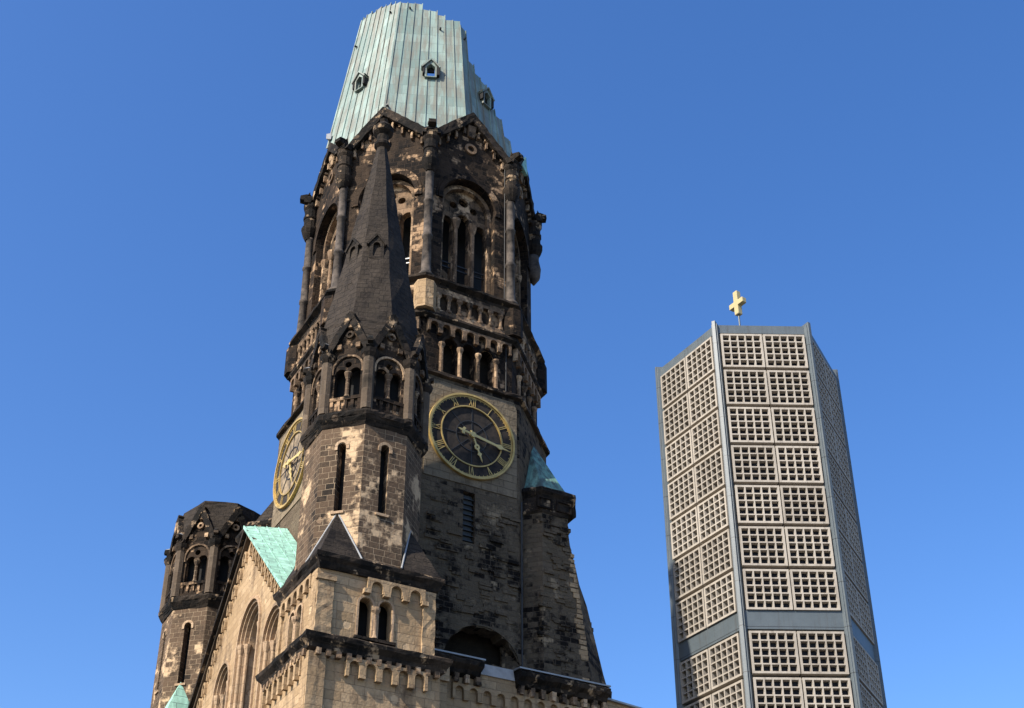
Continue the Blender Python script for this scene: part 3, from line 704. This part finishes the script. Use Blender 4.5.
piece('corner_strip', M_block, bl, lambda b: b.box(fR, BY1 - .62, BY1, Z0 + .02, Z1 - .06, -.02, .12))
piece('corner_strip', M_block, bl, lambda b: b.box(fL, BX1 - .7, BX1 + .001, Z0 + .02, Z1 - .06, -.02, .138))
piece('corner_strip', M_block, bl, lambda b: b.box(fL, BX0, BX0 + .4, Z0 + .02, Z1 - .06, -.02, .12))
piece('strip_capital', M_block, bl, lambda b: b.box(fR, BY0 - .20, BY0 + .70, Z1 - .62, Z1 - .40, -.02, .2), .02, 4)
piece('arch_frieze', M_block, bl, lambda b: b.plate(fR, [scallop(-.62, 2.22, Z1 - .72, Z1 - .06, 3, .42)], -.02, .22))
piece('arch_frieze', M_block, bl, lambda b: b.plate(fL, [scallop(BX0 + .4, BX1 - .7, Z1 - .72, Z1 - .06, 5, .36)], -.02, .2))
for i in range(4): piece('corbel', M_block, bl, lambda b: b.box(fR, -.62 + i * .947 - .16, -.62 + i * .947 + .16, Z1 - .84, Z1 - .62, -.02, .27))
for f, ws in ((fR, WR), (fL, WL)):
    for c, w in ws: piece('window_surround', M_tan, bl, lambda b: b.plate(f, [archband(c, w + .03, .1, Z0 + .34, Z0 + 2.26, 10)], -.02, .05 + .008 * c))
    m = (ws[0][0] + ws[1][0]) / 2; p = f(m, 0, .02)
    piece('window_column', M_tan, bl, lambda b: b.lathe(p.x, p.y, [(.15, Z0 + .38), (.09, Z0 + .55), (.09, Z0 + 1.5), (.2, Z0 + 1.7), (.2, Z0 + 1.84)], 10))
    piece('window_sill', M_trim, bl, lambda b: b.box(f, m - 1.0, m + 1.0, Z0 + .2, Z0 + .33, -.02, .18))
piece('block_cornice', M_trim, FT, lambda b: boxring(b, BX0, BX1, BY0, BY1, [(.10, Z1 - .04), (.16, Z1 + .1), (.2, Z1 + .26), (.34, Z1 + .44), (.36, Z1 + .62), (.26, Z1 + .70), (-.4, Z1 + .78)]))
zt = Z1 + .72; q = 2.95 * .9 * math.cos(R(45)) * .985
for sx in (1, -1):
    for sy in (1, -1):
        ex = (BX1 if sx > 0 else -BX0) + .2; ey = 2.98; e0 = 2.0
        cap = piece('pyramid_cap', M_slate, FT, lambda b: b.hull([(sx * ex, sy * ey, zt), (sx * ex, sy * (ey - e0), zt), (sx * max(.3, ex - e0), sy * ey, zt), (sx * q, sy * q, zt + 2.7), (sx * q * .7, sy * q * .7, zt)]))
        if sx > 0:
            ap = Vector((sx * q, sy * q, zt + 2.72))
            for dx, dy in ((0, -sy * e0), (-sx * e0, 0)): piece('lead_ridge', M_lead, cap, lambda b: b.tube((sx * ex + dx, sy * ey + dy, zt + .03), ap, .045))
E2 = .25
lower = piece('lower_wall', M_block, FT, lambda b: boxring(b, BX0, BX1, BY0, BY1, [(E2, 0), (E2, 23.6)]))
gR = face(0, BX1 + E2, 0, 0); gL = face(-90, 0, BY0 - E2, 0)
piece('corner_strip', M_block, lower, lambda b: b.box(gR, BY0 - E2 - .14, BY0 + .4, 0, 23.35, -.02, .14)); piece('corner_strip', M_block, lower, lambda b: b.box(gL, BX1 - .35, BX1 + E2 + .001, 0, 23.35, -.02, .138))
piece('corbel_frieze', M_block, lower, lambda b: b.plate(gR, [scallop(-1.5, 2.35, 22.5, 23.35, 5, .38)], -.02, .24)); piece('corbel_frieze', M_block, lower, lambda b: b.plate(gL, [scallop(BX0 - .2, BX1 - .35, 22.45, 23.35, 7, .34)], -.02, .22))
for f, s0, s1 in ((gR, BY0, BY1), (gL, BX0, BX1)):
    n = int((s1 - s0) / .46)
    for i in range(n + 1):
        c = s0 + (s1 - s0) * i / n; piece('cornice_bracket', M_carved, lower, lambda b: b.box(f, c - .11, c + .11, 23.2, 23.5, -.02, .27), .015, i)
piece('lower_cornice', M_trim, FT, lambda b: boxring(b, BX0, BX1, BY0, BY1, [(E2 + .02, 23.38), (E2 + .18, 23.5), (E2 + .22, 23.7), (E2 + .42, 23.92), (E2 + .45, 24.1), (E2 + .33, 24.18), (-.3, 24.3)]))

# ---- lower side hall in front of the right face
SH = empty('side_hall', base(9.1, 0), R(YAW), 'low tan sandstone hall wall with broken black cornice below the big clock tower', 'wall'); fh = face(0, 0, 0, 0)
b = B(); b.plate(fh, [[(-6.5, 0), (12.5, 0), (12.5, 26.0), (9.4, 26.1), (7.4, 26.3), (-6.5, 26.3)]], -.9, 0); hall = b.done('side_hall_wall', M_block, SH)
piece('corbel_frieze', M_block, hall, lambda b: b.plate(fh, [scallop(-1.6, 8.4, 24.7, 25.5, 13, .4)], -.02, .2))
piece('buttress', M_block, SH, lambda b: (b.box(fh, -2.75, -2.0, 0, 25.4, -.6, .35), b.box(fh, -2.85, -1.95, 25.35, 26.5, -.6, .5)))
for i in range(15):
    c = -1.5 + i * .62
    if -.2 < c < 1.9: continue
    piece('cornice_bracket', M_carved, hall, lambda b: b.box(fh, c - .12, c + .12, 25.5, 25.95, -.02, .38), .03, i)
for s0, s1 in ((-6.4, -.1), (2.0, 7.35)):
    b = B()
    b.loft([[fh(s_, z, d) for z, d in ((25.9, 0), (26.0, .3), (26.2, .38), (26.4, .62), (26.62, .66), (26.75, .5), (26.95, -.9), (25.9, -.9))] for s_ in (s0, (s0 + s1) / 2, s1)])
    b.done('hall_cornice', M_trim, SH, rag=.045)
b = B(); b.loft([[fh(s_, z, d) for z, d in ((26.25, .08), (26.9, -.1), (27.05, -1.6), (26.25, -1.6))] for s_ in (-.1, .8, 1.95)]); b.done('concrete_patch', plain('grey_concrete', (.34, .32, .29), .9, 0, .2, 2.), hall)
for s0, s1 in ((-6.4, 0), (1.95, 7.4)):
    b = B(); b.loft([[fh(s_, z, d) for z, d in ((26.78, .6), (26.86, .6), (27.1, -1.7), (27.0, -1.7))] for s_ in (s0, s1)]); b.done('lead_flashing', M_lead, hall)
b = B(); b.loft([[fh(s_, z, d) for z, d in ((26.2 - (s_ - 8) * .08, .2), (26.3 - (s_ - 8) * .08, .2), (26.4 - (s_ - 8) * .08, -1.0), (26.3 - (s_ - 8) * .08, -1.0))] for s_ in (7.42, 12.6)])
b.done('lead_flashing', M_lead, hall)
# rough rubble where the hall meets the shaft
b = B(); rr = random.Random(3)
for i in range(60):
    s_ = rr.uniform(-1.8, 8.2); w = rr.uniform(.15, .4); b.box(fh, s_ - w, s_ + w, 26.8, 27.05 + rr.uniform(0, .25), -1.75 - rr.uniform(0, .3), -.5 - rr.uniform(0, .6))
b.jitter(.05, 12); b.done('rubble_ledge', M_shaft, hall)


# ------------------------------------------------------------------ gabled portal front on the left
GA = Vector((.07, -10.04, 36.19)); GQ = .9     # tip of the gable (local)
gdir = -90 - 3.0
gn = Vector((math.cos(R(gdir)), math.sin(R(gdir)), 0)); gt = Vector((-gn.y, gn.x, 0))
PG = empty('gabled_front', base(GA.x, GA.y), R(YAW), 'tan sandstone gable front with round arched windows and a pale green copper roof', 'gable')
gf = lambda s, z, d: gt * s * GQ + gn * d * GQ + Vector((0, 0, GA.z + z * GQ))
mR, mL = -8.18 / 9.8, 7.74 / 8.65
D0 = -.45
b = B()
ARC = [(-3.0, 3.2, -22, -7.9), (2.1, 4.3, -22, -5.75), (7.15, 3.2, -22, -8.2)]
outl = [(-16, -40), (10.4, -40), (10.4, -9.0), (9.6, mR * 9.6 - .1), (0, -.1), (-13.5, -mL * 13.5 - .1), (-16, -14.5)]
b.plate(gf, [outl] + [arch(c - .3, w, z0 + .01, z1, 16) for c, w, z0, z1 in ARC], D0 - .6, D0)
gab = b.done('gable_wall', M_block, PG)
for c, w, z0, z1 in ARC:
    b = B()
    for j, (dw, dd) in enumerate(((.0, .12), (.34, .30), (.68, .55))):
        b.plate(gf, [archband(c - .3, w - dw - .32, .16, z0, z1 - (dw + .32) / 2, 16)], D0 - dd - .45, D0 - dd + .08)
    b.plate(gf, [archband(c - .3, w + .02, .18, z0 + 7, z1 + .01, 16)], D0 - .02, D0 + .12)
    b.done('arch_moulding', M_tan, gab)
for c, w, z0, z1 in ARC:
    for sx in (-1, 1):
        for j in range(2):
            b = B(); p = gf(c - .3 + sx * (w / 2 - .2 - j * .3), 0, D0 - .12 - j * .3); zs = GA.z + (z1 - w / 2) * GQ
            b.lathe(p.x, p.y, [(.10, GA.z + z0 * GQ), (.10, zs - .45), (.12, zs - .4), (.19, zs - .05), (.2, zs + .08), (.12, zs + .1)], 8)
            b.done('arch_column', M_tan, gab)
for c, w, z0, z1 in ARC: piece('window_tracery', M_pier, gab, lambda b: b.plate(gf, [arch(c - .3, w - .3, z0, z1 - .1, 16), circ(c - .3, z1 - w * .5, w * .17, 16), arch(c - .3 - w * .2, w * .27, z0 + .1, z1 - w * .78, 8), arch(c - .3 + w * .2, w * .27, z0 + .1, z1 - w * .78, 8)], D0 - 1.35, D0 - 1.05))
b = B(); b.plate(gf, [[(-12, -26), (9.5, -26), (9.5, -9.0), (5, -5.2), (-1, -5.2), (-12, -11.0)]], D0 - 2.2, D0 - 1.6); b.done('portal_dark_backing', M_black, gab)  # black sheet behind the arches, painted as interior shade
LR = math.hypot(9.8, 8.18); LL = math.hypot(13.2, mL * 13.2)   # raking copings and the small arches that hang under them
TR, TL_ = tilt(gf, 0, 0, math.atan(mR)), tilt(gf, 0, -.01, math.pi + math.atan(mL))
piece('gable_coping', M_trim, gab, lambda b: b.box(TR, -.05, LR, -.24, .0, D0 - .7, .1)); piece('gable_coping', M_trim, gab, lambda b: b.box(TL_, -.05, LL, .0, .24, D0 - .7, .098))
piece('gable_roll', M_pier, gab, lambda b: b.box(TR, .3, LR - .2, -.46, -.25, D0 - .02, D0 + .3)); piece('gable_roll', M_pier, gab, lambda b: b.box(TL_, .3, LL - .3, .25, .46, D0 - .02, D0 + .298))
for i in range(11):
    s_ = .75 + i * .82; zt = mR * s_ - .62
    if s_ < 9.0: piece('hanging_arch', M_block, gab, lambda b: b.plate(gf, [archband(s_, .42, .15, zt - .95, zt - .25, 8)], D0 - .02, D0 + .17))
for i in range(14):
    s_ = -.75 - i * .86; zt = s_ * mL - .62
    piece('hanging_arch', M_block, gab, lambda b: b.plate(gf, [archband(s_, .42, .15, zt - .95, zt - .25, 8)], D0 - .02, D0 + .17))
b = B()   # copper roof behind the gable, its ridge climbs towards the tower
rb = Vector((0, 0, 1.0))
zr = lambda s, d: (mR * s) + .02 + (-d) * .16
b.loft([[gf(0, zr(0, d), d), gf(9.9, mR * 9.9 + .02 - d * .05, d), gf(9.9, mR * 9.9 - .2 - d * .05, d), gf(0, zr(0, d) - .2, d)] for d in (.16, -1, -2.6)])
cr = b.done('copper_roof', M_copper2, gab)
for d_ in (-.55, -1.3, -2.05):
    b = B(); b.loft([[gf(s_, zr(s_, d_) * (1 - s_ / 9.9) + (mR * 9.9 + .02 - d_ * .05) * (s_ / 9.9) - (mR * s_) * 0 + (0 if s_ == 0 else 0), d_ + e) + Vector((0, 0, h)) for e, h in ((-.03, -.02), (.03, -.02), (.03, .06), (-.03, .06))] for s_ in (0, 9.85)]); b.done('roof_seam', M_copper2, cr)
b = B(); b.loft([[gf(0, zr(0, d) - .02, d), gf(-13, -mL * 13 - .02 - d * .05, d), gf(-13, -mL * 13 - .25 - d * .05, d), gf(0, zr(0, d) - .3, d)] for d in (-.7, -2, -3)])
b.done('slate_roof', M_slate, gab)

# ------------------------------------------------------------------ far stair tower on the left
Kx, Ky, KK = -11.4, -8.1, .94
ST = empty('stair_tower', base(Kx, Ky), R(YAW), 'farther octagonal stair tower with broken flat roof, behind the gable with the green roof', 'stair tower', 'stair towers beside the gable')
turret(ST, 0, 0, KK, 35.35, 42.3, z0=0, slits=(-45, -90), name='octagon_wall')
for sx, sy in ((1, -1), (-1, -1), (1, 1)):
    e = 3.1; zt = 27.3; q = 1.95; b = B(); b.hull([(sx * e, sy * e, zt), (sx * e, sy * (e - 2.3), zt), (sx * (e - 2.3), sy * e, zt), (sx * q, sy * q, zt + 2.95), (sx * q * .7, sy * q * .7, zt)])
    b.done('copper_pyramid_cap', M_copper2, ST)
b = B(); b.ring(0, 0, [(2.9, 0), (2.9, 26.6), (3.25, 26.9), (3.25, 27.3)], 4); b.done('square_base', M_turret, ST)

# ------------------------------------------------------------------ hexagonal bell tower
HX, HY, HROT = 15.572, 73.177, R(1.44)
BT = empty('bell_tower', (HX, HY, 0), HROT, 'modern hexagonal bell tower clad in beige honeycomb concrete panels between grey steel posts', 'bell tower')
HR = 6.0; HA = HR * math.cos(R(30))
ZTOP, ZROW, PITCHZ = 51.9, 51.27, 2.73
def hface(k): return face(-90 + 60 * k, 0, 0, HA)
b = B(); b.ring(0, 0, [(HA - .75, 0), (HA - .75, ZTOP - .4)], 6, R(0)); b.done('tower_core', M_joint, BT)
b = B(); b.ring(0, 0, [(HA - .12, ZROW + .02), (HA - .12, ZTOP), (HA - .6, ZTOP + .02)], 6, 0.0); b.done('roof_fascia', M_steel, BT)
b = B(); b.ring(0, 0, [(HA - .10, 31.14), (HA - .10, 32.26)], 6, 0.0); b.done('steel_band', M_steel, BT)
for k in range(6):
    an = R(60 * k); x, y = (HR - .05) * math.cos(an), (HR - .05) * math.sin(an)
    b = B(); f = face(60 * k, x, y, 0); b.box(f, -.12, .12, 0, ZTOP + .2, -.5, .13); b.box(f, -.19, .19, 0, ZTOP + .02, -.6, .02); b.done('steel_post', M_steel, BT, bevel=.02)
# one panel: 5 x 5 deep funnel shaped cells
def panel_mesh(w, h, n=5):
    b = B(); f = face(0, 0, 0, 0)
    m = .09; cw = (w - 2 * m) / n; chh = (h - 2 * m) / n; r0 = .040; r1 = .060; D = .29
    V = {}
    def v(s, z, d):
        key = (round(s, 4), round(z, 4), round(d, 4))
        if key not in V: V[key] = b.bm.verts.new(f(s, z, d))
        return V[key]
    xs = [0] + [m + cw * i for i in range(n + 1)] ; 
    for i in range(n):
        for j in range(n):
            s0, s1 = -w / 2 + m + cw * i, -w / 2 + m + cw * (i + 1); z0, z1 = m + chh * j, m + chh * (j + 1)
            O = [v(s0, z0, 0), v(s1, z0, 0), v(s1, z1, 0), v(s0, z1, 0)]
            I = [v(s0 + r0, z0 + r0, 0), v(s1 - r0, z0 + r0, 0), v(s1 - r0, z1 - r0, 0), v(s0 + r0, z1 - r0, 0)]
            K = [v(s0 + r1, z0 + r1, -D), v(s1 - r1, z0 + r1, -D), v(s1 - r1, z1 - r1, -D), v(s0 + r1, z1 - r1, -D)]
            for a in range(4):
                c = (a + 1) % 4
                b.bm.faces.new((O[a], O[c], I[c], I[a])); b.bm.faces.new((I[a], I[c], K[c], K[a]))
    # rim and sides
    X0, X1 = -w / 2, w / 2
    iz = [m + chh * j for j in range(n + 1)]; ix = [X0 + m + cw * i for i in range(n + 1)]
    def strip(pi, po):
        for a in range(len(pi) - 1): b.bm.faces.new((pi[a], pi[a + 1], po[a + 1], po[a]))
    inner = [(x, m) for x in ix] + [(X1 - m, z) for z in iz[1:]] + [(x, h - m) for x in ix[::-1][1:]] + [(X0 + m, z) for z in iz[::-1][1:-1]]
    outer = []
    for x, z in inner:
        ox = X0 if abs(x - (X0 + m)) < 1e-6 else X1 if abs(x - (X1 - m)) < 1e-6 else x
        oz = 0 if abs(z - m) < 1e-6 else h if abs(z - (h - m)) < 1e-6 else z
        outer.append((ox, oz))
    k = len(inner)
    for a in range(k):
        c = (a + 1) % k
        b.bm.faces.new((v(*inner[a], 0), v(*inner[c], 0), v(*outer[c], 0), v(*outer[a], 0)))
        b.bm.faces.new((v(*outer[a], 0), v(*outer[c], 0), v(*outer[c], -.46), v(*outer[a], -.46)))
    return b
def glass_mesh(w, h):
    b = B(); f = face(0, 0, 0, 0); b.box(f, -w / 2 + .05, w / 2 - .05, .05, h - .05, -.42, -.275); return b
PW, PH = 2.60, 2.50
pm = panel_mesh(PW, PH).done('wall_panel', M_panel, BT); gm = glass_mesh(PW, PH).done('panel_glass', M_glass, pm)
rows = [ZROW - PITCHZ * (i + 1) + .12 for i in range(7)] + [31.08 - PITCHZ * (i + 1) + .14 for i in range(10)]
first = True; rest = []
for k in range(6):
    for j, z in enumerate(rows):
        for sx in (-1, 1):
            f = hface(k); p = f(sx * 1.335, z, 0); rz = R(-90 + 60 * k)
            if k in (5, 0, 1) and j < 11:
                if first: o, gg, first = pm, gm, False
                else:
                    o = pm.copy(); COL.objects.link(o); gg = gm.copy(); COL.objects.link(gg); gg.parent = o
                o.parent = BT; o.location = p; o.rotation_euler = (0, 0, rz)
            else: rest.append((p, rz))
bmr = bmesh.new(); bmg = bmesh.new()
for p, rz in rest:
    Mx = Matrix.Translation(p) @ Matrix.Rotation(rz, 4, 'Z')
    for dst, src in ((bmr, pm.data), (bmg, gm.data)):
        n0 = len(dst.verts); dst.from_mesh(src); dst.verts.ensure_lookup_table()
        for v_ in dst.verts[n0:]: v_.co = Mx @ v_.co
for bb, nm, mt in ((bmr, 'lower_wall_panels', M_panel), (bmg, 'lower_panel_glass', M_glass)):
    me = bpy.data.meshes.new(nm); bb.to_mesh(me); bb.free(); me.materials.append(mt)
    o = bpy.data.objects.new(nm, me); COL.objects.link(o); o.parent = BT; o['kind'] = 'stuff'

# gilded cross on the roof
CR = empty('roof_cross', (HX - .12, HY, ZTOP - .3), R(-56), 'golden cross on a thin mast on top of the honeycomb bell tower', 'cross')
fx = face(-90, 0, 0, 0); Zc = 56.55 - ZTOP + .3
b = B(); b.tube((0, 0, 0), (0, 0, Zc + .1), .06); b.done('mast', M_steel, CR)
b = B()
w = .19; fw = face(-90, 0, 0, 0)
b.plate(lambda s, z, d: Vector((s, d, z)), [[(-w, Zc), (w, Zc), (w, Zc + .72), (.66, Zc + .72), (.66, Zc + 1.12), (w, Zc + 1.12), (w, Zc + 1.95), (-w, Zc + 1.95), (-w, Zc + 1.12), (-.66, Zc + 1.12), (-.66, Zc + .72), (-w, Zc + .72)]], -.19, .19)
b.done('cross_body', M_goldpale, CR, bevel=.03)
